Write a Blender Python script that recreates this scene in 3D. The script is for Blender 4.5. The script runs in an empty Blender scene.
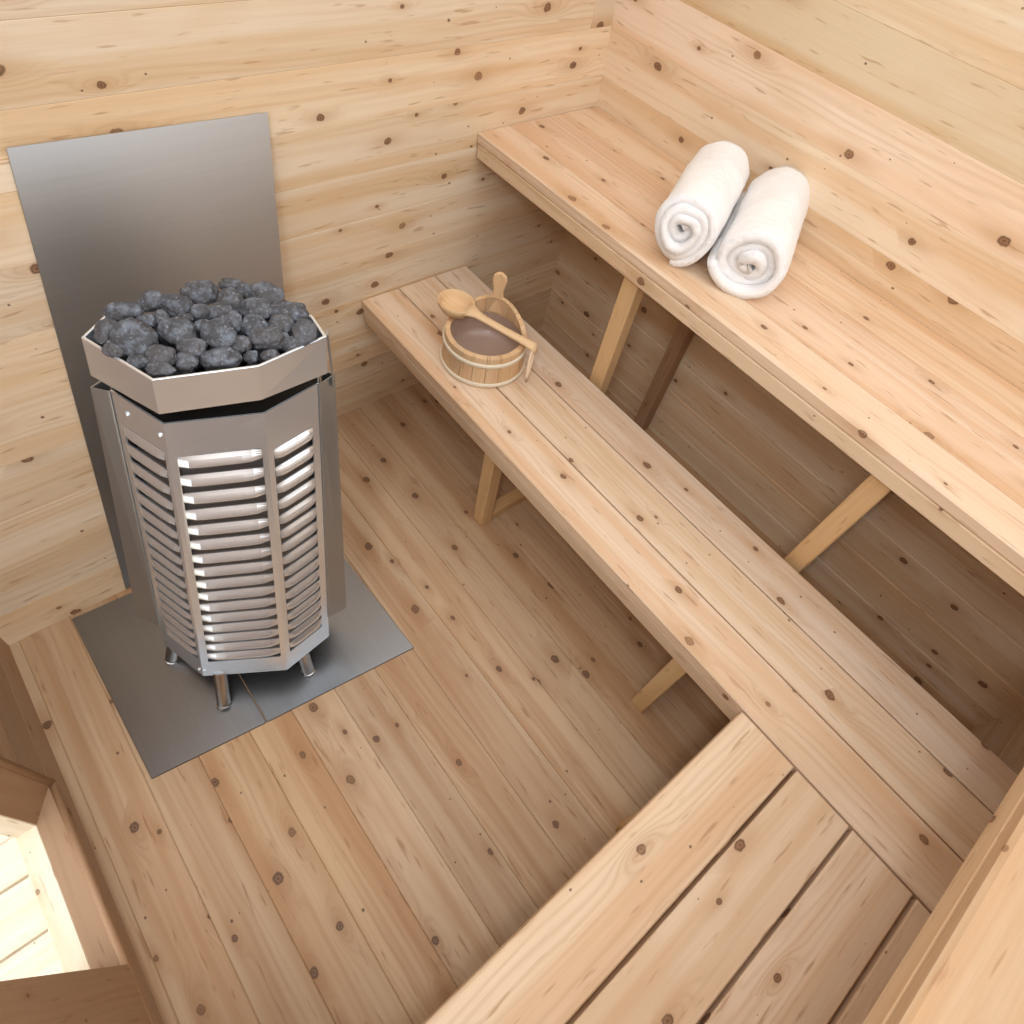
import bpy, bmesh, math, random
from mathutils import Vector, Matrix, Euler
random.seed(7)
scene = bpy.context.scene
COL = scene.collection
V = Vector

# ------------------------------------------------------------------ helpers
def link(name, bm, mat, parent=None, smooth=False, kind=None):
    me = bpy.data.meshes.new(name)
    bm.normal_update()
    bm.to_mesh(me); bm.free()
    if smooth:
        for p in me.polygons: p.use_smooth = True
    o = bpy.data.objects.new(name, me)
    if mat: me.materials.append(mat)
    COL.objects.link(o)
    if parent is not None:
        o.parent = parent
        o.matrix_parent_inverse = parent.matrix_basis.inverted()
    if kind: o['kind'] = kind
    return o

def thing(name, loc, label, cat, group=None):
    o = bpy.data.objects.new(name, None); COL.objects.link(o)
    o.location = loc; o.empty_display_size = .05
    o['label'] = label; o['category'] = cat
    if group: o['group'] = group
    return o

def tag(o, label, cat, group=None):
    o['label'] = label; o['category'] = cat
    if group: o['group'] = group
    return o

def new_bm():
    bm = bmesh.new()
    bm.loops.layers.uv.new('UVMap')
    bm.loops.layers.float_color.new('Tint')
    return bm

def paint(bm, faces, P0, u, v, n, uo, vo, tint):
    uv = bm.loops.layers.uv.active
    tc = bm.loops.layers.float_color['Tint']
    for f in faces:
        f.normal_update()
        for l in f.loops:
            d = l.vert.co - P0
            nn = d.dot(n)
            l[uv].uv = (d.dot(u) + uo + (nn if abs(f.normal.dot(u)) > .7 else 0), d.dot(v) + vo + nn)
            l[tc] = tint

def rtint(amt=.08, hue=.03):
    b = 1 + random.uniform(-amt, amt); h = random.uniform(-hue, hue)
    return (b * (1 + h * .6), b, b * (1 - h), 1)

def board(bm, P0, u, v, n, L, W, T, ch=.002, tint=None, ends=True):
    """a plank: corner P0 on its back, u along the grain, v across, n out of the show face"""
    P0 = V(P0); u = V(u).normalized(); v = V(v).normalized(); n = V(n).normalized()
    tint = tint or rtint()
    ce = ch if ends else 0
    def ring(h, iu, iv):
        return [bm.verts.new(P0 + u * a + v * b + n * h) for a, b in ((iu, iv), (L - iu, iv), (L - iu, W - iv), (iu, W - iv))]
    r0 = ring(0, ce, ch); ra = ring(ch, 0, 0); r1 = ring(T - ch, 0, 0); r2 = ring(T, ce, ch)
    fs = []
    flip = u.cross(v).dot(n) < 0
    def face(vs):
        try: fs.append(bm.faces.new(list(reversed(vs)) if flip else vs))
        except ValueError: pass
    face(r0[::-1]); face(r2)
    for a, b in ((r0, ra), (ra, r1), (r1, r2)):
        for i in range(4):
            j = (i + 1) % 4
            face([a[i], a[j], b[j], b[i]])
    paint(bm, fs, P0, u, v, n, random.uniform(0, 60), random.uniform(0, 60), tint)
    return fs

def quadstrip(bm, rings, closed=True, caps=True):
    vs = [[bm.verts.new(p) for p in r] for r in rings]
    m = len(vs[0])
    for a, b in zip(vs, vs[1:]):
        for i in range(m if closed else m - 1):
            j = (i + 1) % m
            bm.faces.new([a[i], a[j], b[j], b[i]])
    if caps and closed:
        bm.faces.new(vs[0][::-1]); bm.faces.new(vs[-1])
    return vs

def tube(bm, path, rad, seg=12, caps=True):
    path = [V(p) for p in path]; rings = []
    if not isinstance(rad, (list, tuple)): rad = [rad] * len(path)
    t0 = (path[1] - path[0]).normalized()
    a = t0.orthogonal().normalized()
    for i, p in enumerate(path):
        t = (path[min(i + 1, len(path) - 1)] - path[max(i - 1, 0)]).normalized()
        a = (a - t * a.dot(t)).normalized(); b = t.cross(a)
        rings.append([p + (a * math.cos(k * 2 * math.pi / seg) + b * math.sin(k * 2 * math.pi / seg)) * rad[i] for k in range(seg)])
    return quadstrip(bm, rings, True, caps)

# ------------------------------------------------------------------ node materials
def mat(name):
    m = bpy.data.materials.new(name); m.use_nodes = True
    nt = m.node_tree
    return m, nt, nt.nodes['Principled BSDF']

class NT:
    def __init__(s, nt): s.nt = nt
    def node(s, t, **kw):
        n = s.nt.nodes.new(t)
        for k, v in kw.items(): setattr(n, k, v)
        return n
    def put(s, sock, val):
        if hasattr(val, 'is_output'): s.nt.links.new(val, sock)
        elif val is not None: sock.default_value = val
    def math(s, op, a, b=None, c=None, clamp=False):
        n = s.node('ShaderNodeMath', operation=op, use_clamp=clamp)
        s.put(n.inputs[0], a)
        if b is not None: s.put(n.inputs[1], b)
        if c is not None: s.put(n.inputs[2], c)
        return n.outputs[0]
    def vec(s, x, y, z=0.0):
        n = s.node('ShaderNodeCombineXYZ')
        s.put(n.inputs[0], x); s.put(n.inputs[1], y); s.put(n.inputs[2], z)
        return n.outputs[0]
    def noise(s, vec, scale=1, detail=2, rough=.5, dim='2D'):
        n = s.node('ShaderNodeTexNoise', noise_dimensions=dim)
        s.put(n.inputs['Vector'], vec); n.inputs['Scale'].default_value = scale
        n.inputs['Detail'].default_value = detail; n.inputs['Roughness'].default_value = rough
        return n.outputs[0]
    def mix(s, f, a, b, mode='MIX'):
        n = s.node('ShaderNodeMix', data_type='RGBA', blend_type=mode)
        s.put(n.inputs[0], f); s.put(n.inputs[6], a); s.put(n.inputs[7], b)
        return n.outputs[2]
    def smooth(s, x, a, b):
        n = s.node('ShaderNodeMapRange', interpolation_type='SMOOTHSTEP')
        s.put(n.inputs[0], x); n.inputs[1].default_value = a; n.inputs[2].default_value = b
        return n.outputs[0]

def wood(name, light, streak, line, knot=(.10, .045, .022, 1), keep=.5, kr=1.0, rough=.55, line_amt=.34, streak_amt=.85, ku=.22, kv=.10):
    m, nt, bsdf = mat(name)
    N = NT(nt)
    uvn = N.node('ShaderNodeUVMap', uv_map='UVMap')
    sp = N.node('ShaderNodeSeparateXYZ'); nt.links.new(uvn.outputs[0], sp.inputs[0])
    u, v = sp.outputs[0], sp.outputs[1]
    def knots(cu, cv, r0, r1, keep, shift):
        vo = N.node('ShaderNodeTexVoronoi', voronoi_dimensions='2D', feature='F1')
        vo.inputs['Scale'].default_value = 1.0
        us = N.math('ADD', N.math('DIVIDE', u, cu), shift); vs = N.math('ADD', N.math('DIVIDE', v, cv), shift)
        N.put(vo.inputs['Vector'], N.vec(us, vs))
        ps = N.node('ShaderNodeSeparateXYZ'); nt.links.new(vo.outputs['Position'], ps.inputs[0])
        cs = N.node('ShaderNodeSeparateColor'); nt.links.new(vo.outputs['Color'], cs.inputs[0])
        du = N.math('MULTIPLY', N.math('SUBTRACT', us, ps.outputs[0]), cu * .78)
        dv = N.math('MULTIPLY', N.math('SUBTRACT', vs, ps.outputs[1]), cv)
        wob = N.math('MULTIPLY', N.math('SUBTRACT', N.noise(N.vec(u, v), 70, 3), .5), .8)
        d = N.math('SQRT', N.math('ADD', N.math('MULTIPLY', du, du), N.math('MULTIPLY', dv, dv)))
        r = N.math('ADD', N.math('MULTIPLY', cs.outputs[1], (r1 - r0)), r0)
        q = N.math('ADD', N.math('DIVIDE', d, r), wob)
        k = N.math('LESS_THAN', cs.outputs[0], keep)
        # elongated distance for the grain that flows round the knot
        du2 = N.math('MULTIPLY', du, .42)
        e = N.math('DIVIDE', N.math('ADD', N.math('MULTIPLY', du2, du2), N.math('MULTIPLY', dv, dv)), N.math('MULTIPLY', N.math('MULTIPLY', r, r), -5.0))
        bump = N.math('MULTIPLY', N.math('EXPONENT', e), k)
        return q, k, bump
    q, k, bump = knots(ku, kv, .0035 * kr, .0105 * kr, keep, .37)
    q2, k2, bump2 = knots(.12, .07, .0012 * kr, .0036 * kr, keep * .42, 5.2)
    warp = N.noise(N.vec(N.math('MULTIPLY', u, .75), N.math('MULTIPLY', v, 6.0)), 1, 3, .5)
    broad = N.noise(N.vec(N.math('MULTIPLY', u, .5), N.math('MULTIPLY', v, 17.0)), 1, 3, .55)
    field = N.math('ADD', N.math('MULTIPLY', v, 55.0), N.math('MULTIPLY', warp, 6.0))
    field = N.math('ADD', field, N.math('MULTIPLY', bump, 3.2))
    sn = N.math('SINE', N.math('MULTIPLY', field, 6.2832))
    ln = N.math('POWER', N.math('ADD', N.math('MULTIPLY', sn, .5), .5), 2.2)
    ln = N.math('MULTIPLY', ln, N.smooth(N.noise(N.vec(N.math('MULTIPLY', u, .9), N.math('MULTIPLY', v, 16.0)), 1, 2), .34, .68))
    fib = N.noise(N.vec(N.math('MULTIPLY', u, 7.0), N.math('MULTIPLY', v, 420.0)), 1, 3, .6)
    col = N.mix(N.math('MULTIPLY', N.smooth(broad, .36, .70), streak_amt), light, streak)
    col = N.mix(N.math('MULTIPLY', ln, line_amt), col, line)
    fb = N.math('ADD', N.math('MULTIPLY', fib, .16), .92)
    col = N.mix(1.0, col, N.vec(fb, fb, fb), 'MULTIPLY')
    ta = N.node('ShaderNodeVertexColor', layer_name='Tint')
    col = N.mix(1.0, col, ta.outputs[0], 'MULTIPLY')
    # stain halo, knot, dark core ring
    col = N.mix(N.math('MULTIPLY', bump, .5), col, (streak[0] * .72, streak[1] * .60, streak[2] * .48, 1))
    body = N.math('MULTIPLY', N.math('SUBTRACT', 1.0, N.smooth(q, .55, 1.25)), k)
    col = N.mix(N.math('MULTIPLY', body, .85), col, (knot[0] * 2.4, knot[1] * 2.5, knot[2] * 2.6, 1))
    ring = N.math('MULTIPLY', N.math('MULTIPLY', N.smooth(q, .45, .8), N.math('SUBTRACT', 1.0, N.smooth(q, .85, 1.25))), k)
    col = N.mix(N.math('MULTIPLY', ring, .75), col, knot)
    core = N.math('MULTIPLY', N.math('SUBTRACT', 1.0, N.smooth(q, .18, .42)), k)
    col = N.mix(N.math('MULTIPLY', core, .6), col, knot)
    pin = N.math('MULTIPLY', N.math('SUBTRACT', 1.0, N.smooth(q2, .6, 1.1)), k2)
    col = N.mix(N.math('MULTIPLY', pin, .8), col, knot)
    fleck = N.smooth(N.noise(N.vec(N.math('MULTIPLY', u, 9.0), N.math('MULTIPLY', v, 75.0)), 1, 2, .5), .665, .78)
    col = N.mix(N.math('MULTIPLY', fleck, .55), col, (streak[0] * .6, streak[1] * .48, streak[2] * .38, 1))
    blot = N.smooth(N.noise(N.vec(N.math('MULTIPLY', u, 1.6), N.math('MULTIPLY', v, 8.0)), 1, 3, .6), .50, .74)
    col = N.mix(N.math('MULTIPLY', blot, .32), col, (streak[0] * .92, streak[1] * .82, streak[2] * .66, 1))
    nt.links.new(col, bsdf.inputs['Base Color'])
    bsdf.inputs['Roughness'].default_value = rough
    bsdf.inputs['Specular IOR Level'].default_value = .3
    b = N.node('ShaderNodeBump'); b.inputs['Strength'].default_value = .12; b.inputs['Distance'].default_value = .002
    nt.links.new(N.math('ADD', fib, N.math('MULTIPLY', ln, .6)), b.inputs['Height'])
    nt.links.new(b.outputs[0], bsdf.inputs['Normal'])
    return m

def steel(name, col, rough, axis=2, brush=.06, bump=.0, metal=1.0):
    """brushed steel: fine streaks across object space"""
    m, nt, bsdf = mat(name); N = NT(nt)
    tc = N.node('ShaderNodeTexCoord')
    mp = N.node('ShaderNodeMapping'); nt.links.new(tc.outputs['Object'], mp.inputs[0])
    s = [110, 110, 110]; s[axis] = 1.5
    mp.inputs['Scale'].default_value = s
    f = N.noise(mp.outputs[0], 1, 3, .6, '3D')
    big = N.noise(tc.outputs['Object'], 5, 3, .5, '3D')
    d = N.math('ADD', N.math('MULTIPLY', f, brush * 2), 1 - brush)
    nt.links.new(N.mix(1.0, col, N.vec(d, d, d), 'MULTIPLY'), bsdf.inputs['Base Color'])
    nt.links.new(N.math('ADD', N.math('ADD', N.math('MULTIPLY', f, .03), N.math('MULTIPLY', big, .06)), rough - .045), bsdf.inputs['Roughness'])
    bsdf.inputs['Metallic'].default_value = metal
    b = N.node('ShaderNodeBump'); b.inputs['Strength'].default_value = bump; b.inputs['Distance'].default_value = .001
    nt.links.new(f, b.inputs['Height']); nt.links.new(b.outputs[0], bsdf.inputs['Normal'])
    return m

def plain(name, col, rough=.6, noise=.1, scale=40, bump=.1, metal=0, dist=.002):
    m, nt, bsdf = mat(name); N = NT(nt)
    tc = N.node('ShaderNodeTexCoord')
    f = N.noise(tc.outputs['Object'], scale, 4, .6, '3D')
    d = N.math('ADD', N.math('MULTIPLY', f, noise * 2), 1 - noise)
    nt.links.new(N.mix(1.0, col, N.vec(d, d, d), 'MULTIPLY'), bsdf.inputs['Base Color'])
    bsdf.inputs['Roughness'].default_value = rough; bsdf.inputs['Metallic'].default_value = metal
    b = N.node('ShaderNodeBump'); b.inputs['Strength'].default_value = bump; b.inputs['Distance'].default_value = dist
    nt.links.new(f, b.inputs['Height']); nt.links.new(b.outputs[0], bsdf.inputs['Normal'])
    return m

def stone_mat():
    m, nt, bsdf = mat('sauna_stone'); N = NT(nt)
    tc = N.node('ShaderNodeTexCoord'); oi = N.node('ShaderNodeObjectInfo')
    ad = N.node('ShaderNodeVectorMath', operation='ADD')
    nt.links.new(tc.outputs['Object'], ad.inputs[0]); nt.links.new(oi.outputs['Location'], ad.inputs[1])
    a = N.noise(ad.outputs[0], 60, 4, .65, '3D'); c = N.noise(ad.outputs[0], 190, 4, .75, '3D')
    col = N.mix(N.smooth(a, .42, .68), (.035, .037, .043, 1), (.14, .165, .205, 1))
    col = N.mix(N.math('MULTIPLY', oi.outputs['Random'], .55), col, (.085, .078, .078, 1))
    col = N.mix(N.math('MULTIPLY', N.smooth(c, .55, .70), .6), col, (.30, .335, .38, 1))
    col = N.mix(N.math('MULTIPLY', N.math('SUBTRACT', 1.0, N.smooth(c, .28, .42)), .6), col, (.02, .02, .024, 1))
    nt.links.new(col, bsdf.inputs['Base Color']); bsdf.inputs['Roughness'].default_value = .7
    b = N.node('ShaderNodeBump'); b.inputs['Strength'].default_value = .6; b.inputs['Distance'].default_value = .003
    nt.links.new(N.math('ADD', a, N.math('MULTIPLY', c, .4)), b.inputs['Height']); nt.links.new(b.outputs[0], bsdf.inputs['Normal'])
    return m

def terry_mat():
    m, nt, bsdf = mat('white_terry'); N = NT(nt)
    tc = N.node('ShaderNodeTexCoord')
    c = N.noise(tc.outputs['Object'], 420, 2, .7, '3D'); a = N.noise(tc.outputs['Object'], 60, 3, .5, '3D')
    d = N.math('ADD', N.math('MULTIPLY', c, .10), .90)
    nt.links.new(N.mix(1.0, (.97, .97, .975, 1), N.vec(d, d, d), 'MULTIPLY'), bsdf.inputs['Base Color'])
    bsdf.inputs['Roughness'].default_value = .95; bsdf.inputs['Specular IOR Level'].default_value = .1
    bsdf.inputs['Sheen Weight'].default_value = .25
    b = N.node('ShaderNodeBump'); b.inputs['Strength'].default_value = .8; b.inputs['Distance'].default_value = .006
    nt.links.new(N.math('ADD', N.math('MULTIPLY', c, .5), a), b.inputs['Height']); nt.links.new(b.outputs[0], bsdf.inputs['Normal'])
    return m

# ------------------------------------------------------------------ materials
M_wall = wood('cedar_wall', (.745, .625, .47, 1), (.67, .48, .29, 1), (.54, .36, .20, 1), keep=.55)
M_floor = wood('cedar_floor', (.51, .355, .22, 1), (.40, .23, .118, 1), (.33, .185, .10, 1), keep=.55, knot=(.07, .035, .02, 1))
M_bench = wood('cedar_bench', (.70, .57, .445, 1), (.62, .43, .28, 1), (.48, .32, .195, 1), keep=.62, kr=.9)
M_leg = wood('pine_leg', (.62, .42, .22, 1), (.56, .35, .165, 1), (.44, .26, .12, 1), keep=.3, kr=.6)
M_trim = wood('cedar_trim', (.38, .245, .15, 1), (.37, .225, .13, 1), (.28, .155, .08, 1), keep=.35, kr=.8)  # tone darkened to stand in for shade on the window sill
M_deck = wood('pale_deck', (.80, .72, .58, 1), (.76, .66, .48, 1), (.66, .55, .38, 1), keep=.3)
M_bucket = wood('bucket_stave', (.66, .47, .28, 1), (.60, .39, .22, 1), (.52, .33, .18, 1), keep=0, line_amt=.2)
M_hoop = plain('pale_hoop', (.74, .68, .55, 1), .5, .06)
M_liner = plain('liner', (.40, .285, .225, 1), .22, .05, 30, .02)
M_ladle = wood('ladle_wood', (.72, .52, .31, 1), (.66, .45, .25, 1), (.60, .40, .21, 1), keep=0, line_amt=.25)
M_sheet = steel('sheet_steel', (.46, .47, .48, 1), .36, 1)
M_plate = steel('plate_steel', (.25, .255, .265, 1), .34, 0, .08)
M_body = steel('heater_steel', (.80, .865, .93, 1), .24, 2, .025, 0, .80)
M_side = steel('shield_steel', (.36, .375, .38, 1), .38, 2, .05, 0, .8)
M_dark = plain('gap_shade', (.015, .016, .02, 1), .5, .1, 30, .1, .6)  # near-black fill colour standing in for shade in the heater gaps
M_core = steel('core_steel', (.13, .13, .135, 1), .35, 2, .05, 0, .7)
M_legs = steel('leg_steel', (.5, .5, .5, 1), .25, 2, .02, 0, 1)
M_stone = stone_mat()
M_terry = terry_mat()
M_leather = plain('strap', (.72, .55, .38, 1), .6, .1)

# ------------------------------------------------------------------ the setting
X1, Y0, Y1, ZT = 2.07, -.667, 1.44, 2.2
PITCH = .1233
Z0 = .948 - 7 * PITCH
UX, UY, UZ = V((1, 0, 0)), V((0, 1, 0)), V((0, 0, 1))

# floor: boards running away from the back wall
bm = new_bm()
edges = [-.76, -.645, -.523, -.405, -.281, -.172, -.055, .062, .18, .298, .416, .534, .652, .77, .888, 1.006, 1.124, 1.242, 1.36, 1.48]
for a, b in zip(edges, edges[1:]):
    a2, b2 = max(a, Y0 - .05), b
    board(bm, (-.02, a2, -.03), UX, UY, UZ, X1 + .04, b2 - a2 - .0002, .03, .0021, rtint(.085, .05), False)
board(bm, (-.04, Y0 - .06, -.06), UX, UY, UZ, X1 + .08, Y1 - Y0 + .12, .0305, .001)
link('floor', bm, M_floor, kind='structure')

# back wall: horizontal boards
bm = new_bm()
k = 0
z = Z0 - 2 * PITCH
while z < ZT:
    cuts = [Y0 - .05, Y1 + .02]
    if z > 1.0: cuts = [Y0 - .05, [1.335, .2, 1.335, -.2][k % 4], Y1 + .02]
    for a, b in zip(cuts, cuts[1:]):
        board(bm, (-.022, a, max(z, -.03)), UY, UZ, UX, b - a - .0002, PITCH - .0002 - max(0, -.03 - z), .022, .0009)
    z += PITCH; k += 1
link('wall_back', bm, M_wall, kind='structure')

# slanted backing behind the heater, leaning from the floor back to the wall
LEAN_D = V((-.262, 0, 1)).normalized(); LEAN_N = V((1, 0, .262)).normalized()
bm = new_bm()
def lean(y, z, off=0): return V((.275 - .262 * z, y, z)) + LEAN_N * off
zs = [0, .095, .213, .337, .461, .585, .709, .833, .952, 1.0]
def pan_right(z): return .135 + .20 * z
for a, b in zip(zs, zs[1:]):
    g = .0001
    P = [lean(Y0 - .04, a + g), lean(pan_right(a), a + g), lean(pan_right(b), b - g), lean(Y0 - .04, b - g)]
    Q = [q.copy() for q in P]
    for q in Q: q.x = max(-.015, q.x - .03)
    c = .0009
    ctr = [lean(Y0 - .04, a + c + g, .0), lean(pan_right(a), a + c + g), lean(pan_right(b), b - c - g), lean(Y0 - .04, b - c - g)]
    back = [bm.verts.new(q) for q in Q]; mid = [bm.verts.new(p - LEAN_N * c) for p in P]; top = [bm.verts.new(p) for p in ctr]
    fs = [bm.faces.new(back[::-1]), bm.faces.new(top)]
    for r, s in ((back, mid), (mid, top)):
        for i in range(4): fs.append(bm.faces.new([r[i], r[(i + 1) % 4], s[(i + 1) % 4], s[i]]))
    paint(bm, fs, P[0], UY, LEAN_D, LEAN_N, random.uniform(0, 60), random.uniform(0, 60), rtint(.07, .03))
# wooden cheek closing the wedge on its right side
pts = [V((-.005, pan_right(0) - .012, 0)), V((.243, pan_right(0) - .012, 0)), V((-.005, pan_right(.93) - .012, .93))]
a = [bm.verts.new(q) for q in pts]; b = [bm.verts.new(q - V((0, .012, 0))) for q in pts]
fs = [bm.faces.new(a), bm.faces.new(b[::-1])] + [bm.faces.new([a[i], b[i], b[(i + 1) % 3], a[(i + 1) % 3]]) for i in range(3)]
paint(bm, fs, pts[0], UZ, UX, UY, 3.3, 7.1, rtint())
link('wall_slanted', bm, M_wall, kind='structure')

# right wall: horizontal boards following the gentle curve of the side
PROF = [(-.1, 1.424), (.45, 1.424), (.86, 1.440), (.95, 1.428), (1.1, 1.416), (1.35, 1.398), (2.3, 1.33)]
def prof(z):
    for (a, ya), (b, yb) in zip(PROF, PROF[1:]):
        if z <= b: return ya + (yb - ya) * (z - a) / (b - a)
    return PROF[-1][1]
bm = new_bm(); z = Z0 - 2 * PITCH
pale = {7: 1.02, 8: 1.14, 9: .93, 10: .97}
k = -2
while z < ZT:
    za, zb = max(z, -.03), z + PITCH - .0001
    ya, yb = prof(za), prof(zb)
    v = V((0, yb - ya, zb - za)); n = V((0, -(zb - za), yb - ya)).normalized()
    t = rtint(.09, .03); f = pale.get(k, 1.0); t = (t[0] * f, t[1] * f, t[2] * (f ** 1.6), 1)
    board(bm, V((-.02, ya, za)) - n * .022, UX, v, n, X1 + .04, v.length, .022, .0032 if z < .7 else .0009, t)
    z += PITCH; k += 1
link('wall_right', bm, M_wall, kind='structure')

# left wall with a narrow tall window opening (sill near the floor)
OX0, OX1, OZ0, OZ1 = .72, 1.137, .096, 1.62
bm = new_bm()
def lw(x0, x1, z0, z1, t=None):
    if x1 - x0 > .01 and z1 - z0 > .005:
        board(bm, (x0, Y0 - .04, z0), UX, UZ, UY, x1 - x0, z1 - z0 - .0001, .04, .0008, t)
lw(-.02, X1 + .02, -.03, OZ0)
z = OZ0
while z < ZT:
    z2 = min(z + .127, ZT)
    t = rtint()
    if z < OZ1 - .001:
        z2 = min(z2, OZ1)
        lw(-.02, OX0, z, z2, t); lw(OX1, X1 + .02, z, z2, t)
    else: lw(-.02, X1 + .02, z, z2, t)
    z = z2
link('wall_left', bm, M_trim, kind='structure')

# near wall with an unseen opening added for light from behind the camera
WY0, WY1, WZ0, WZ1 = -.60, 1.36, 1.22, 2.14
bm = new_bm(); z = Z0 - 2 * PITCH
while z < ZT:
    za, zb = max(z, -.03), min(z + PITCH - .0006, ZT)
    spans = [(Y0 - .05, Y1 + .02)] if (zb <= WZ0 or za >= WZ1) else [(Y0 - .05, WY0), (WY1, Y1 + .02)]
    for a, b in spans: board(bm, (X1 + .022, a, za), UY, UZ, -UX, b - a, zb - za, .022, .0016)
    z += PITCH
link('wall_near', bm, M_wall, kind='structure')

# ceiling with a broad unseen opening added to let in light
SX0, SX1, SY0, SY1 = .15, 1.92, -.58, 1.32
bm = new_bm(); y = Y0 - .05
while y < Y1 + .05:
    spans = [(-.02, X1 + .02)] if (y + PITCH <= SY0 or y >= SY1) else [(-.02, SX0), (SX1, X1 + .02)]
    for a, b in spans: board(bm, (a, y, ZT + .022), UX, UY, -UZ, b - a, PITCH - .0006, .022, .0016)
    y += PITCH
link('ceiling', bm, M_wall, kind='structure')

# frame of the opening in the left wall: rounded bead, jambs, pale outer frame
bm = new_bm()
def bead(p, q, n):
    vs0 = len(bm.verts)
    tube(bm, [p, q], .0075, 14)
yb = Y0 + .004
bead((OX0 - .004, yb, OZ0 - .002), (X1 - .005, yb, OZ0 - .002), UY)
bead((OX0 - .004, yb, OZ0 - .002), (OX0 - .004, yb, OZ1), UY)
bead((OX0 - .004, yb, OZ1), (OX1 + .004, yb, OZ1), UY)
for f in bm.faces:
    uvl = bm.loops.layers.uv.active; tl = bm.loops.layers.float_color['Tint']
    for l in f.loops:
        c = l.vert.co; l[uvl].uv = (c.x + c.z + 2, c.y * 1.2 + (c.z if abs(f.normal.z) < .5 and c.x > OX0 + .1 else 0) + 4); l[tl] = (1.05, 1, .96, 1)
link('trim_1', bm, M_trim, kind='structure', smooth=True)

bm = new_bm()
D1 = -.713; OI0, OI1 = .784, 1.108
board(bm, (OX0 - .05, D1, OZ0 - .04), UX, UY, UZ, OX1 - OX0 + .10, Y0 - D1 + .001, .04, .0006)
def reveal(p):
    a = [bm.verts.new((x, y, OZ0)) for x, y in p]; b = [bm.verts.new((x, y, OZ1)) for x, y in p]
    fs = [bm.faces.new(a[::-1]), bm.faces.new(b)]
    for i in range(3): fs.append(bm.faces.new([a[i], a[(i + 1) % 3], b[(i + 1) % 3], b[i]]))
    paint(bm, fs, V((p[0][0], p[0][1], OZ0)), UZ, UX, UY, 4.4, 9.2, (1, .97, .93, 1))
reveal([(OX0 - .002, Y0 - .001), (OX0 - .002, D1), (OI0, D1)])
reveal([(OX1 + .002, Y0 - .001), (OI1, D1), (OX1 + .002, D1)])
board(bm, (OX1 + .001, Y0, OZ0 + .008), UZ, UX, UY, OZ1 - OZ0, .19, .012, .002, (.97, .95, .93, 1))
bmesh.ops.recalc_face_normals(bm, faces=bm.faces)
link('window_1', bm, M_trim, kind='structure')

bm = new_bm()
board(bm, (OI0 - .06, D1 - .043, OZ0 - .07), UX, UY, UZ, OI1 - OI0 + .12, .042, .066, .002, (1, 1, 1, 1))
board(bm, (OI0 - .06, D1 - .043, OZ0 - .02), UZ, UX, UY, OZ1 - OZ0, .06, .042, .002, (1, 1, 1, 1))
board(bm, (OI1, D1 - .043, OZ0 - .02), UZ, UX, UY, OZ1 - OZ0, .06, .042, .002, (1, 1, 1, 1))
link('trim_2', bm, M_deck, kind='structure')

# sunlit deck outside
bm = new_bm(); x = .10
while x < 2.2:
    board(bm, (x, D1 - .05, -.01), -UY, UX, UZ, 1.6, .118, .03, .002, rtint(.03, .02), False)
    x += .1245
link('deck', bm, M_deck, kind='structure')

# ------------------------------------------------------------------ benches
HL, HU = .45, .8653
def leg(name, x, y, z0, z1, parent, sx=.045, sy=.045, m=None):
    bm = new_bm()
    board(bm, (x - sx / 2, y - sy / 2, z0), UZ, UX, UY, z1 - z0, sx, sy, .003, rtint(.04, .02))
    return link(name, bm, m or M_leg, parent)
def beam(name, P, u, v, n, L, W, T, parent, m, tint=None, ch=.003):
    bm = new_bm(); board(bm, P, u, v, n, L, W, T, ch, tint)
    return link(name, bm, m, parent)

# long lower bench
LB = thing('sauna_bench', (1.0, .77, 0), 'long low cedar bench of three planks carrying the wooden bucket', 'bench')
bm = new_bm()
ye = [.5696, .7048, .8438, .9697]
tn = [(1.04, 1.0, .95, 1), (.99, .95, .88, 1), (.95, .93, .92, 1)]
for i in range(3):
    board(bm, (.002, ye[i] + .002, HL - .034), UX, UY, UZ, 2.05, ye[i + 1] - ye[i] - .004, .034, .0035, tn[i])
link('seat', bm, M_bench, LB)
beam('fascia', (.004, ye[0] + .0235, HL - .0785), UX, UZ, -UY, 1.55, .0442, .020, LB, M_bench, (.93, .90, .84, 1))
for x in (.637, 1.392):
    leg('leg', x, .618, .0, HL - .078, LB); leg('leg', x, .93, .0, HL - .078, LB)
    beam('foot_rail', (x - .02, .642, .0), UY, UX, UZ, .264, .04, .038, LB, M_leg)
    beam('cross_rail', (x - .02, .596, HL - .0776), UY, UX, UZ, .36, .04, .043, LB, M_leg)
beam('batten', (.004, .925, HL - .075), UX, UZ, -UY, 2.04, .040, .02, LB, M_bench)

# short low bench across the near end
SB = thing('sauna_bench', (1.78, 0, 0), 'low bench of wide planks with open gaps meeting the long low bench at right angles', 'bench')
bm = new_bm()
xe = [(1.546, 1.6865), (1.6945, 1.8245), (1.8325, 1.9695), (1.9785, 2.062)]
tn = [(1.02, .97, .88, 1), (1.01, .97, .89, 1), (1.0, .96, .90, 1), (1.0, .98, .94, 1)]
for (a, b), t in zip(xe, tn):
    board(bm, (a, -.60, HL - .034), UY, UX, UZ, .566 + .60, b - a, .034, .003, t)
link('seat', bm, M_bench, SB)
beam('fascia', (1.574, -.60, HL - .078), UY, UZ, -UX, 1.16, .043, .020, SB, M_bench, (.86, .84, .78, 1))
for y in (-.55, .35):
    leg('leg', 1.60, y, 0, HL - .078, SB); leg('leg', 2.02, y, 0, HL - .034, SB)
    beam('cross_rail', (1.58, y - .02, HL - .0776), UX, UY, UZ, .46, .04, .043, SB, M_leg)

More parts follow.
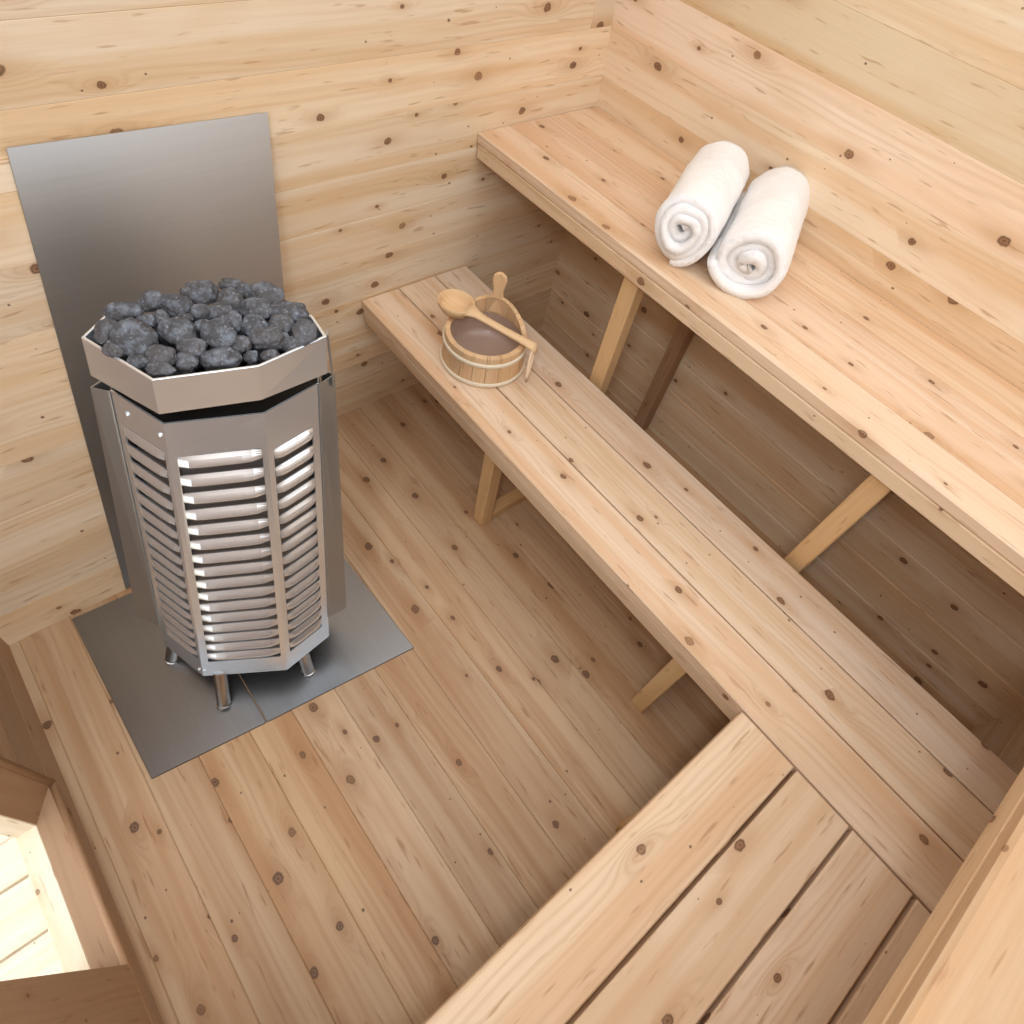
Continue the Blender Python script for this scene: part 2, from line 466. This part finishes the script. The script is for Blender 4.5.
# long upper bench
UB = thing('sauna_bench', (1.0, 1.2, 0), 'long high cedar bench along the right wall with two towels on it', 'bench')
bm = new_bm()
yu = [.966, 1.085, 1.187, 1.283, 1.4345]
tn = [(1.03, .98, .92, 1), (1.04, .97, .92, 1), (1.03, .97, .93, 1), (1.05, .99, .90, 1)]
for i in range(4):
    board(bm, (.002, yu[i] + .0004, HU - .03), UX, UY, UZ, 2.06 - .002, yu[i + 1] - yu[i] - .0008, .03, .0022 if i else .004, tn[i])
link('seat', bm, M_bench, UB)
beam('fascia', (.004, yu[0] + .0205, HU - .0685), UX, UZ, -UY, 1.80, .0382, .020, UB, M_bench, (1.0, .96, .86, 1))
for x in (.633, 1.388):
    leg('leg', x, 1.010, 0, HU - .068, UB, .05, .042)
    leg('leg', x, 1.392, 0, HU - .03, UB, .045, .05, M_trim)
    beam('cross_rail', (x - .02, .99, HU - .0676), UY, UX, UZ, .38, .04, .037, UB, M_leg)

# high bench across the near end
NB = thing('sauna_bench', (1.95, .3, 0), 'high end bench whose plank edge crosses the bottom right corner', 'bench')
bm = new_bm()
board(bm, (1.838, -.60, HU - .03), UY, UX, UZ, .962 + .60, .112, .03, .006, (.82, .73, .60, 1))  # seat tints darkened, shade put into colour against strong overhead light
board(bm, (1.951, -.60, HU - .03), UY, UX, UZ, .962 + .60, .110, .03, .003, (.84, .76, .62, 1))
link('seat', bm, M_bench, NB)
beam('fascia', (1.8585, -.60, HU - .0685), UY, UZ, -UX, 1.56, .0382, .020, NB, M_bench, (.92, .83, .68, 1))
for y in (-.5, .5): leg('leg', 2.035, y, HL, HU - .03, NB, .045, .045)
beam('cleat', (2.044, -.60, HU - .07), UY, UZ, UX, 1.5, .038, .024, NB, M_leg)

# ------------------------------------------------------------------ floor plate and wall sheet
def prism(bm, poly, n, t):
    a = [bm.verts.new(q) for q in poly]; b = [bm.verts.new(V(q) + V(n) * t) for q in poly]
    bm.faces.new(a[::-1]); bm.faces.new(b)
    for i in range(len(a)):
        j = (i + 1) % len(a); bm.faces.new([a[i], a[j], b[j], b[i]])
bm = bmesh.new()
prism(bm, [V((.285, -.52, 0)), V((.800, -.511, 0)), V((.8355, -.2370, 0)), V((.30, -.2370, 0))], UZ, .0035)
prism(bm, [V((.30, -.2350, 0)), V((.8358, -.2350, 0)), V((.884, .184, 0)), V((.526, .172, 0)), (.285, .165, 0)], UZ, .0035)
bmesh.ops.bevel(bm, geom=[e for e in bm.edges], offset=.0015, segments=1, affect='EDGES')
tag(link('floor_plate', bm, M_plate), 'grey metal plate lying on the floor boards under the sauna heater', 'floor plate')

bm = bmesh.new()
zl = .0055
prism(bm, [lean(-.376, zl, .002), lean(.168, zl, .002), lean(.3675, 1.0065, .002), lean(-.1225, 1.0185, .002)], LEAN_N, .003)
bmesh.ops.bevel(bm, geom=[e for e in bm.edges], offset=.0006, segments=1, affect='EDGES')
tag(link('heat_shield', bm, M_sheet), 'tall plain brushed steel sheet leaning against the wall behind the stone heater', 'heat shield')

# ------------------------------------------------------------------ heater
HT = thing('sauna_heater', (.62, -.15, 0), 'faceted stainless steel sauna heater with louvred sides and a tray of stones', 'sauna heater')
ZB, ZBT = .10, .93
BOT = [V((.547, -.347, ZB)), V((.676, -.306, ZB)), V((.779, -.135, ZB)), V((.758, -.004, ZB))]
TOP = [V((.571, -.180, ZBT)), V((.675, -.142, ZBT)), V((.729, -.009, ZBT)), V((.712, .094, ZBT))]
INW = V((-.87, .493, 0)).normalized()
BOT = [BOT[0] + INW * .095] + BOT + [BOT[3] + INW * .095]
TOP = [TOP[0] + INW * .080] + TOP + [TOP[3] + INW * .080]

def facet(i):
    A, B, Ct, Dt = BOT[i], BOT[i + 1], TOP[i], TOP[i + 1]
    def P(s, t, d=0):
        q = (A * (1 - s) + B * s) * (1 - t) + (Ct * (1 - s) + Dt * s) * t
        n = ((B - A) * (1 - t) + (Dt - Ct) * t).cross(Ct - A); n.normalize()
        return q + n * d
    return P

def louvre_panel(i, s0, s1, n, tlo=.085, thi=.915, out=.8):
    P = facet(i); bm = bmesh.new()
    TH = -.003
    def slab(sa, sb, ta, tb, nt=1):
        rings = []
        for k in range(nt + 1):
            t = ta + (tb - ta) * k / nt
            rings.append([P(sa, t), P(sb, t), P(sb, t, TH), P(sa, t, TH)])
        quadstrip(bm, rings)
    slab(0, 1, 0, tlo); slab(0, 1, thi, 1); slab(0, s0, tlo, thi); slab(s1, 1, tlo, thi)
    h = (thi - tlo) / n
    prof = [(.98, .0), (.91, .0032), (.83, .0070), (.74, .0104), (.66, .0126), (.59, .0138), (.55, .0134), (.57, .0115), (.66, .0094), (.77, .0058), (.87, .0012), (.95, -.0035)]
    for k in range(n):
        tb = tlo + h * k
        rings = []
        for q in range(9):
            f = q / 8; s = s0 + (s1 - s0) * f
            g = 1 - abs(2 * f - 1) ** 6 * .75
            rings.append([P(s, tb + h * a, d * g * out if d > 0 else d) for a, d in prof])
        quadstrip(bm, rings)
    bmesh.ops.recalc_face_normals(bm, faces=bm.faces)
    return link('louvre_panel', bm, M_body, HT)
louvre_panel(1, .13, .93, 17, .09, .925, .42)
louvre_panel(2, .085, .94, 16, out=.74)
louvre_panel(3, .10, .84, 16, .09, .90, .62)
# plain rear facets, dark core, bottom
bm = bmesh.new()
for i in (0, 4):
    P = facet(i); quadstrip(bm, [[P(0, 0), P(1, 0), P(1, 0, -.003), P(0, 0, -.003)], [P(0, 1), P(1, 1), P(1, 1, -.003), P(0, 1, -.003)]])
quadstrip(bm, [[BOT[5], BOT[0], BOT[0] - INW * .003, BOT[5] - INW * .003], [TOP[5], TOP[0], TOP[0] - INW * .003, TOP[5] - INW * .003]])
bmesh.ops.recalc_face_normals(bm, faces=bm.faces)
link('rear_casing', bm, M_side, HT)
def shrink(poly, f, z=None):
    c = sum(poly, V()) / len(poly)
    return [V((c.x + (q.x - c.x) * f, c.y + (q.y - c.y) * f, q.z if z is None else z)) for q in poly]
bm = bmesh.new(); quadstrip(bm, [shrink(BOT, .91, ZB + .004), shrink(TOP, .91, ZBT - .045)])
link('inner_core', bm, M_core, HT)
bm = bmesh.new(); prism(bm, shrink(TOP, .965, ZBT - .030), UZ, .003); link('slit_shade_plate', bm, M_dark, HT)  # near-black plate added as shade in the slit under the tray
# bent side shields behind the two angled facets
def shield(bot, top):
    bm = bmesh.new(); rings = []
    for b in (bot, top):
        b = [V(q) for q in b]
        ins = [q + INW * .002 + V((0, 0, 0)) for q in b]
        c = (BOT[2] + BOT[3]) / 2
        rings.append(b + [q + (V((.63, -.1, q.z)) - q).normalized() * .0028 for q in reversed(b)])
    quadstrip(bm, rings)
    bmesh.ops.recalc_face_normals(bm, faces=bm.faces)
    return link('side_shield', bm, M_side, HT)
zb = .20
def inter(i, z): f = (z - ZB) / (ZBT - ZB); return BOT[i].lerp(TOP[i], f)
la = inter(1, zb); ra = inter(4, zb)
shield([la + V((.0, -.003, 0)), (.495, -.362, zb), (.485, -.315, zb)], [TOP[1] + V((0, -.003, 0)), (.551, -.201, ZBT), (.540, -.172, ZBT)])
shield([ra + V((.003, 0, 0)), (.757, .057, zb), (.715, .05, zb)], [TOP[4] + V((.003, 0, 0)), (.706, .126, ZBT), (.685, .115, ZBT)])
# stone tray: a faceted steel band
ZS, ZR = .954, 1.03
TB = [V((.556, -.193, ZS)), V((.679, -.1415, ZS)), V((.7245, -.0075, ZS)), V((.7225, .1065, ZS))]
TT = [V((.569, -.180, ZR)), V((.694, -.133, ZR)), V((.737, -.002, ZR)), V((.726, .111, ZR))]
LAT = (TT[3] - TT[0]).normalized()
TB = [TB[0] + INW * .050 + LAT * .022] + TB + [TB[3] + INW * .050 - LAT * .022]
TT = [TT[0] + INW * .050 + LAT * .022] + TT + [TT[3] + INW * .050 - LAT * .022]
bm = bmesh.new()
def inset(poly, d):
    out = []; n = len(poly)
    for i in range(n):
        a, b, c = poly[i - 1], poly[i], poly[(i + 1) % n]
        e1 = (b - a).normalized(); e2 = (c - b).normalized()
        n1 = V((-e1.y, e1.x, 0)); n2 = V((-e2.y, e2.x, 0)); m = (n1 + n2).normalized()
        out.append(b + m * d / max(.3, m.dot(n1)))
    return out
iT, iB = inset(TT, .004), inset(TB, .004)
quadstrip(bm, [TB, TT, iT, iB, TB], True, False)
bmesh.ops.remove_doubles(bm, verts=bm.verts, dist=.00005)
bmesh.ops.recalc_face_normals(bm, faces=bm.faces)
bmesh.ops.bevel(bm, geom=[e for e in bm.edges], offset=.0008, segments=2, affect='EDGES')
link('stone_tray', bm, M_body, HT)
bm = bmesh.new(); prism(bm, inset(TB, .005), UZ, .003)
link('tray_shade_fill', bm, M_dark, HT)  # dark fill plate added as shade beneath the stones
for p, d in ((V((.716, .1165, 0)), INW),):
    bm = bmesh.new(); q = d.cross(UZ)
    r = [p - q * .0015, p - q * .0015 + d * .012, p + q * .0015 + d * .012, p + q * .0015]
    quadstrip(bm, [[a + UZ * (ZBT - .02) for a in r], [a + UZ * (ZR - .008) for a in r]]); bmesh.ops.recalc_face_normals(bm, faces=bm.faces); link('bracket', bm, M_side, HT)
# round legs, splayed a little
for foot, head in (((.734, -.302, .0035), (.687, -.268, .102)), ((.776, -.087, .0035), (.752, -.080, .104)), ((.539, -.357, .0035), (.556, -.326, .104)), ((.62, -.02, .0035), (.64, -.03, .104))):
    bm = bmesh.new(); f, h = V(foot), V(head)
    tube(bm, [f, f + (h - f) * .06, f + (h - f) * .07, h], [.0185, .0185, .0165, .0165], 24)
    link('leg', bm, M_legs, HT, smooth=False)
# screws on the corner folds
for i, j, s, t in ((1, 2, .90, .965), (1, 2, .92, .03), (1, 2, .28, .965), (2, 3, .03, .035)):
    P = facet(i); bm = bmesh.new(); c = P(s, t, .0); d = (P(s, t, .01) - c).normalized()
    tube(bm, [c, c + d * .0018, c + d * .003], [.0042, .0040, .0022], 12); link('screw', bm, M_body, HT)

# ------------------------------------------------------------------ stones
ORD = ['first', 'second', 'third', 'fourth', 'fifth', 'sixth', 'seventh', 'eighth', 'ninth', 'tenth']
VIEW = Matrix(((.6164072, -.6976385, .3651611), (.7746712, .4541378, -.4400493), (.1411619, .5541293, .8203744)))   # tilt the stones lie at
STONES = [
('front', 0, 7, 0.655, -0.139, 1.03, 0.015, 0.0098, 0.0099, 10),
('front', 1, 7, 0.685, -0.122, 1.03, 0.0206, 0.0093, 0.012, 5),
('front', 2, 7, 0.688, -0.086, 1.03, 0.0156, 0.0129, 0.0114, -15),
('front', 3, 7, 0.703, -0.042, 1.03, 0.029, 0.0151, 0.0176, 8),
('front', 4, 7, 0.72, -0.006, 1.03, 0.0102, 0.0094, 0.0078, 0),
('front', 5, 7, 0.728, 0.017, 1.03, 0.0142, 0.0087, 0.0091, 12),
('front', 6, 7, 0.724, 0.057, 1.03, 0.0165, 0.0117, 0.0113, 25),
('second', 0, 5, 0.624, -0.158, 1.036, 0.0135, 0.0116, 0.01, -20),
('second', 1, 5, 0.664, -0.11, 1.036, 0.0211, 0.0151, 0.0145, 10),
('second', 2, 5, 0.668, -0.068, 1.036, 0.0196, 0.0139, 0.0134, 0),
('second', 3, 5, 0.694, -0.008, 1.036, 0.0137, 0.0126, 0.0105, 0),
('second', 4, 5, 0.702, 0.03, 1.036, 0.0309, 0.016, 0.0188, 10),
('middle', 0, 6, 0.623, -0.126, 1.042, 0.0288, 0.025, 0.0215, -25),
('middle', 1, 6, 0.636, -0.072, 1.042, 0.0256, 0.0201, 0.0183, -12),
('middle', 2, 6, 0.666, -0.027, 1.042, 0.0264, 0.0207, 0.0189, -15),
('middle', 3, 6, 0.674, 0.023, 1.042, 0.0184, 0.018, 0.0146, 40),
('middle', 4, 6, 0.688, 0.059, 1.042, 0.0211, 0.0182, 0.0157, -10),
('middle', 5, 6, 0.718, 0.079, 1.042, 0.017, 0.0186, 0.0142, -30),
('fourth', 0, 10, 0.596, -0.173, 1.043, 0.0097, 0.0078, 0.007, -30),
('fourth', 1, 10, 0.592, -0.15, 1.043, 0.0167, 0.0163, 0.0132, 20),
('fourth', 2, 10, 0.596, -0.1, 1.043, 0.0124, 0.0109, 0.0093, 0),
('fourth', 3, 10, 0.601, -0.08, 1.043, 0.0121, 0.011, 0.0092, -30),
('fourth', 4, 10, 0.616, -0.053, 1.043, 0.0122, 0.0087, 0.0084, 0),
('fourth', 5, 10, 0.642, -0.039, 1.043, 0.0126, 0.0102, 0.0091, 0),
('fourth', 6, 10, 0.625, -0.006, 1.043, 0.0169, 0.0141, 0.0124, 0),
('fourth', 7, 10, 0.651, -0.0, 1.043, 0.0172, 0.016, 0.0132, 10),
('fourth', 8, 10, 0.643, 0.043, 1.043, 0.0229, 0.0172, 0.016, 0),
('fourth', 9, 10, 0.669, 0.081, 1.043, 0.0255, 0.0165, 0.0168, -12),
('back', 0, 9, 0.567, -0.12, 1.046, 0.0237, 0.0147, 0.0154, 15),
('back', 1, 9, 0.562, -0.08, 1.046, 0.0194, 0.0143, 0.0135, 30),
('back', 2, 9, 0.586, -0.052, 1.046, 0.0223, 0.0155, 0.0151, -8),
('back', 3, 9, 0.616, -0.029, 1.046, 0.0183, 0.0115, 0.0119, 0),
('back', 4, 9, 0.573, -0.011, 1.046, 0.027, 0.0176, 0.0178, 8),
('back', 5, 9, 0.61, 0.017, 1.046, 0.0198, 0.0192, 0.0156, 10),
('back', 6, 9, 0.575, 0.034, 1.046, 0.0175, 0.0092, 0.0107, 0),
('back', 7, 9, 0.6, 0.048, 1.046, 0.0145, 0.0116, 0.0105, -10),
('back', 8, 9, 0.623, 0.069, 1.046, 0.0237, 0.0191, 0.0171, -15),
]
from mathutils import noise as mnoise
def make_stone(a, b, c, seed, sub=4):
    bm = bmesh.new(); bmesh.ops.create_icosphere(bm, subdivisions=sub, radius=1)
    so = V((seed * 3.7, seed * 1.3, seed * 2.1))
    for vtx in bm.verts:
        q = vtx.co.copy()
        w = 1.03 + .30 * mnoise.noise(q * .95 + so) + .16 * mnoise.noise(q * 2.1 + so) + .06 * mnoise.noise(q * 5 + so) + .03 * mnoise.noise(q * 11 + so)
        q = V([math.copysign(abs(x) ** .86, x) for x in q]) * w
        vtx.co = V((q.x * a, q.y * b, q.z * c))
    return bm
cnt = 0
for row, kk, nn, x, y, z, a, b, c, ang in STONES:
    cnt += 1
    if cnt == 17: a, b, c = a * .84, b * .84, c * .8
    bm = make_stone(a * .97, b * .97, c * .74, cnt)
    o = link('sauna_stone', bm, M_stone, smooth=True)
    if row == 'fourth' and kk == 0: x, y = x + .006, y + .012
    off = {'front': .011, 'second': .008, 'middle': .007, 'fourth': .006, 'back': .006}[row]
    o.matrix_world = Matrix.Translation(V((x, y, z - off * .35)) + INW * off) @ (VIEW @ Matrix.Rotation(math.radians(ang), 3, 'Z')).to_4x4()
    size = 'large' if a * b > .00042 else ('small' if a * b < .00017 else 'grey')
    place = ORD[kk] + ' from the left' if kk < nn - 1 else 'at its right end'
    where = {'front': 'in the front row along the steel rim', 'second': 'in the second row behind the rim', 'middle': 'in the middle row of the heap',
             'fourth': 'in the row before the backmost', 'back': 'in the backmost row before the steel sheet'}[row]
    tag(o, f'{size} sauna stone {where}, {place}', 'stone', 'sauna stones heaped in the heater tray')
# stones under the heap, showing only through the gaps
c0 = sum(TB, V()) / 6
low = []
for i in range(400):
    q = V((random.uniform(.48, .74), random.uniform(-.2, .17), .972))
    inside = all((b - a).cross(q - a).z > .018 * (b - a).length for a, b in zip(TB, TB[1:] + TB[:1]))
    if inside and all((q - r).length > .036 for r in low): low.append(q)
for q in low:
    cnt += 1
    bm = make_stone(.0185, .017, .013, cnt, 3); o = link('sauna_stone', bm, M_stone, smooth=True)
    o.location = q; o.rotation_euler = (0, 0, random.uniform(0, 6))
    tag(o, 'dark stone half hidden beneath the heap of sauna stones', 'stone', 'sauna stones buried under the heap')

# ------------------------------------------------------------------ bucket and ladle
BC = V((.395, .741, HL))
BK = thing('sauna_bucket', BC, 'round pale wooden sauna bucket with white hoops and one upright handle', 'bucket')
RB, RT, HB = .1225, .1165, .100
ha = math.radians(128)
N_ST = 20
def rim(a): return HB + .040 * max(0, math.cos(1.35 * ((a - ha + math.pi) % (2 * math.pi) - math.pi))) ** 1.6
bm = new_bm(); uvl = bm.loops.layers.uv.active; tl = bm.loops.layers.float_color['Tint']
for s in range(N_ST):
    rings = []; m = 4
    for (f, rf) in ((.0, 1), (.03, 1.004), (.97, 1.0), (1, .992)):
        rr = (RB + (RT - RB) * f) * rf
        ring = []
        for q in range(m + 1):
            a = 2 * math.pi * (s + .015 + .97 * q / m) / N_ST; ring.append(BC + V((math.cos(a) * rr, math.sin(a) * rr, f * rim(a))))
        for q in range(m, -1, -1):
            a = 2 * math.pi * (s + .015 + .97 * q / m) / N_ST; ring.append(BC + V((math.cos(a) * (rr - .014), math.sin(a) * (rr - .014), f * rim(a))))
        rings.append(ring)
    n0 = len(bm.faces); quadstrip(bm, rings); bm.faces.ensure_lookup_table()
    t = rtint(.10, .06)
    for f in list(bm.faces)[n0:]:
        for l in f.loops:
            c = l.vert.co - BC; l[uvl].uv = (c.z + s * 1.7, math.atan2(c.y, c.x) * .13 + s); l[tl] = t
link('staves', bm, M_bucket, BK)
for z in (.010, HB - .024):
    bm = bmesh.new(); rr = RB + (RT - RB) * z / HB
    rings = []
    for q in range(64):
        a = 2 * math.pi * q / 64; d = V((math.cos(a), math.sin(a), 0))
        rings.append([BC + d * (rr + e) + UZ * (z + h) for e, h in ((-.001, -.006), (.003, -.006), (.0045, -.003), (.0045, .003), (.003, .006), (-.001, .006))])
    quadstrip(bm, rings + [rings[0]], True, False); bmesh.ops.remove_doubles(bm, verts=bm.verts, dist=1e-5)
    bmesh.ops.recalc_face_normals(bm, faces=bm.faces)
    link('hoop', bm, M_hoop, BK, smooth=True)
bm = bmesh.new(); rings = []
for r, z in ((.006, .012), (.075, .013), (.096, .017), (.1025, .03), (.1020, HB - .022), (.1022, HB - .014)):
    rings.append([BC + V((math.cos(2 * math.pi * q / 48) * r, math.sin(2 * math.pi * q / 48) * r, z)) for q in range(48)])
vs = quadstrip(bm, rings, True, False); bm.faces.new(vs[0][::-1])
for f in bm.faces: f.normal_flip()
link('liner', bm, M_liner, BK, smooth=True)
# upright handle stave with a rounded top
hd = V((math.cos(ha), math.sin(ha), 0)); ht = V((-hd.y, hd.x, 0))
prof2 = [(.031, .09), (.031, .128), (.027, .132), (.019, .138), (.0155, .147), (.0150, .160), (.0175, .175), (.0205, .188), (.0205, .198), (.0175, .208), (.010, .2145), (.002, .216)]
bm = new_bm(); rings = []
for w, z in prof2:
    base = BC + hd * (RT - .0135) + UZ * z
    c = min(.004, w * .5)
    rings.append([base + ht * -w + hd * c, base + ht * (-w + c), base + ht * (w - c), base + ht * w + hd * c, base + ht * w + hd * (.013 - c), base + ht * (w - c) + hd * .013, base + ht * (-w + c) + hd * .013, base + ht * -w + hd * (.013 - c)])
quadstrip(bm, rings); bmesh.ops.recalc_face_normals(bm, faces=bm.faces)
uvl = bm.loops.layers.uv.active; tl = bm.loops.layers.float_color['Tint']
for f in bm.faces:
    for l in f.loops: c = l.vert.co - BC; l[uvl].uv = (c.z, c.dot(ht) + .5); l[tl] = (1.12, 1.12, 1.1, 1)
link('handle', bm, M_bucket, BK)

# ladle lying across the rim
LD = thing('ladle', (.26, .73, HL + HB), 'long wooden ladle lying across the rim of the bucket', 'ladle')
bm = new_bm(); bc = V((.290, .708, HL + HB + .0425)); rings = []
ld = V((.241, .101, -.004)).normalized(); lt = V((-ld.y, ld.x, 0)).normalized(); lu = ld.cross(lt) * 1
for r, z in ((.004, -.038), (.024, -.037), (.038, -.030), (.0465, -.016), (.050, 0), (.0485, .001), (.046, .0), (.042, -.014), (.034, -.026), (.020, -.0325), (.003, -.034)):
    rings.append([bc + ld * (math.cos(2 * math.pi * q / 40) * r * 1.1) + lt * (math.sin(2 * math.pi * q / 40) * r) + UZ * z for q in range(40)])
quadstrip(bm, rings); bmesh.ops.recalc_face_normals(bm, faces=bm.faces)
def uvall(bm, org, u, v, tint=(1, 1, 1, 1)):
    uvl = bm.loops.layers.uv.active; tl = bm.loops.layers.float_color['Tint']
    for f in bm.faces:
        for l in f.loops: c = l.vert.co - org; l[uvl].uv = (c.dot(u), c.dot(v) + .3 + c.z * .5); l[tl] = tint
uvall(bm, bc, ld, lt)
link('bowl', bm, M_ladle, LD, smooth=True)
bm = new_bm(); rings = []
for s, w, h, dz in ((.040, .032, .010, -.010), (.053, .024, .009, -.009), (.070, .0155, .008, -.011), (.10, .0125, .0075, -.015), (.155, .0125, .0075, -.019), (.205, .0135, .008, -.0215), (.235, .0155, .0085, -.022), (.252, .0165, .009, -.024), (.260, .0145, .0095, -.029), (.263, .010, .006, -.038)):
    o = bc + ld * s + UZ * dz
    rings.append([o + lt * (math.cos(2 * math.pi * q / 16) * w) + UZ * (math.sin(2 * math.pi * q / 16) * h) for q in range(16)])
quadstrip(bm, rings); bmesh.ops.recalc_face_normals(bm, faces=bm.faces); uvall(bm, bc, ld, lt)
link('handle', bm, M_ladle, LD, smooth=True)
e = bc + ld * .255 + UZ * -.028
bm = bmesh.new(); pb = V((.562, .762, .488))
tube(bm, [e + lt * .010, e.lerp(pb, .3) + lt * .010, e.lerp(pb, .8) + lt * .004, pb, e.lerp(pb, .8) - lt * .005, e.lerp(pb, .3) - lt * .012, e - lt * .010], .0042, 8)
link('hanging_loop', bm, M_leather, LD, smooth=True)

# ------------------------------------------------------------------ towels
def towel(center, axis, length, rad, turns, squash, label, seed, rot=0.0, tail=.0):
    ax = V(axis).normalized(); side = UZ.cross(ax).normalized()
    root = thing('rolled_towel', (center[0], center[1], HU), label, 'towel', None)
    th = rad / (turns + .45)
    n = int(turns * 40); path = []
    for i in range(n + 1):
        a = 2 * math.pi * turns * i / n
        r = th * .35 + (rad - th * .45) * (i / n) ** .92
        wob = 1 + .05 * math.sin(2 * a + seed) * (1 - i / n) + .05 * math.sin(3 * a + seed * 2) * (1 - .4 * i / n)
        path.append((math.cos(a + rot) * r * wob, math.sin(a + rot) * r * wob * squash))
    if tail:
        x, y = path[-1]; dx, dy = path[-1][0] - path[-4][0], path[-1][1] - path[-4][1]; L = math.hypot(dx, dy)
        for q in range(1, 6): path.append((x + dx / L * tail * q / 5, y + dy / L * tail * q / 5))
    zmin = min(y for x, y in path)
    m = len(path); rings = []
    NS = 26
    prof = []
    for i, (x, y) in enumerate(path):
        a = path[max(i - 1, 0)]; b = path[min(i + 1, m - 1)]
        tx, ty = b[0] - a[0], b[1] - a[1]; L = math.hypot(tx, ty) or 1
        prof.append((x, y, ty / L, -tx / L))
    h = th * .495
    outline = [(x + nx * h, y + ny * h) for x, y, nx, ny in prof] + [(x - nx * h, y - ny * h) for x, y, nx, ny in reversed(prof)]
    zmin = min(y for x, y in outline)
    bm = bmesh.new()
    for k in range(NS + 1):
        f = k / NS; s = (f - .5) * length
        endf = min(f, 1 - f) * NS
        g = 1 - .05 * max(0, 1 - endf / 2.0) ** 2
        ring = []
        for i, (x, y) in enumerate(outline):
            jj = i if i < m else 2 * m - 1 - i
            push = (.010 * math.sin(jj * .055 + seed) + .006 * math.sin(jj * .19 + seed * 3)) * (1 if f < .5 else -1) * max(0, 1 - endf / 3)
            nn = mnoise.noise(V((x * 16, y * 16, s * 10 + seed * 5))) * .006 + mnoise.noise(V((x * 50, y * 50, s * 30 + seed * 5))) * .0022
            ring.append(V((center[0], center[1], HU)) + ax * (s + push) + side * (x * g * (1 + nn * 9)) + UZ * max(0.0006, (y - zmin) + nn))
        rings.append(ring)
    # walls
    vs = [[bm.verts.new(p) for p in r] for r in rings]
    M2 = len(outline)
    for a, b in zip(vs, vs[1:]):
        for i in range(M2):
            j = (i + 1) % M2; bm.faces.new([a[i], a[j], b[j], b[i]])
    for r, fl in ((vs[0], False), (vs[-1], True)):      # rounded end edges of the spiral
        for i in range(m - 1):
            q = [r[i], r[i + 1], r[M2 - 2 - i], r[M2 - 1 - i]]
            bm.faces.new(q if fl else q[::-1])
    bmesh.ops.recalc_face_normals(bm, faces=bm.faces)
    o = link('roll', bm, M_terry, root, smooth=True)
    return root
t1 = V((.627, 1.172, 0)); t2 = V((.779, 1.243, 0))
towel(t1, (-.165, .345, 0), .36, .077, 3.6, .98, 'rolled white towel nearer the back wall, with round coiled end', 1.3, -5.34, .0)
towel(t2, (-.172, .350, 0), .365, .0855, 3.3, .85, 'rolled white towel farther from the back wall, with loosely flattened coil', 4.1, -2.2, .0)

# ------------------------------------------------------------------ light
w = bpy.data.worlds.new('sky'); scene.world = w; w.use_nodes = True
bg = w.node_tree.nodes['Background']; bg.inputs[0].default_value = (1.0, 1.0, 1.0, 1); bg.inputs[1].default_value = 1.0
def area(name, loc, target, sx, sy, power, col=(1, 1, 1), portal=False):
    l = bpy.data.lights.new(name, 'AREA'); l.shape = 'RECTANGLE'; l.size = sx; l.size_y = sy; l.energy = power; l.color = col
    o = bpy.data.objects.new(name, l); COL.objects.link(o); o.location = loc
    o.rotation_euler = (V(target) - V(loc)).to_track_quat('-Z', 'Y').to_euler()
    if portal: l.cycles.is_portal = True
    return o
area('roof_opening_portal', ((SX0 + SX1) / 2, (SY0 + SY1) / 2, ZT + .03), ((SX0 + SX1) / 2, (SY0 + SY1) / 2, 0), SX1 - SX0, SY1 - SY0, 1, portal=True)  # sky portal in the added roof opening
area('near_opening_portal', (X1 + .03, (WY0 + WY1) / 2, (WZ0 + WZ1) / 2), (0, (WY0 + WY1) / 2, (WZ0 + WZ1) / 2), WY1 - WY0, WZ1 - WZ0, 1, portal=True)  # sky portal in the added opening behind the camera

area('added_highlight_lamp', (1.50, -.56, 2.14), (.7, .1, .4), .22, .22, 4.5, (.94, .97, 1.0))  # unseen lamp added to put highlights on the heater and stones

# ------------------------------------------------------------------ camera
cam = bpy.data.cameras.new('camera'); co = bpy.data.objects.new('camera', cam); COL.objects.link(co)
cam.sensor_fit = 'HORIZONTAL'; cam.sensor_width = 36; cam.lens = 606.816 / 1024 * 36; cam.clip_start = .01
cam.shift_x = -(505.79 - 512) / 1024; cam.shift_y = (517.735 - 512) / 1024
Rm = Matrix(((.6164072167729089, -.6976385319013809, .36516109036528244), (.7746712008353349, .4541378230478081, -.44004927936963845), (.1411618705834419, .5541293319107766, .82037431079325)))
co.matrix_world = Matrix.Translation((1.41938, -.20773, 1.66871)) @ Rm.to_4x4()
scene.camera = co
scene.cycles.use_denoising = True
scene.cycles.max_bounces = 10; scene.cycles.diffuse_bounces = 7
scene.view_settings.view_transform = 'Standard'; scene.view_settings.look = 'None'
scene.view_settings.exposure = 1.06; scene.view_settings.gamma = 1; scene.view_settings.use_curve_mapping = False
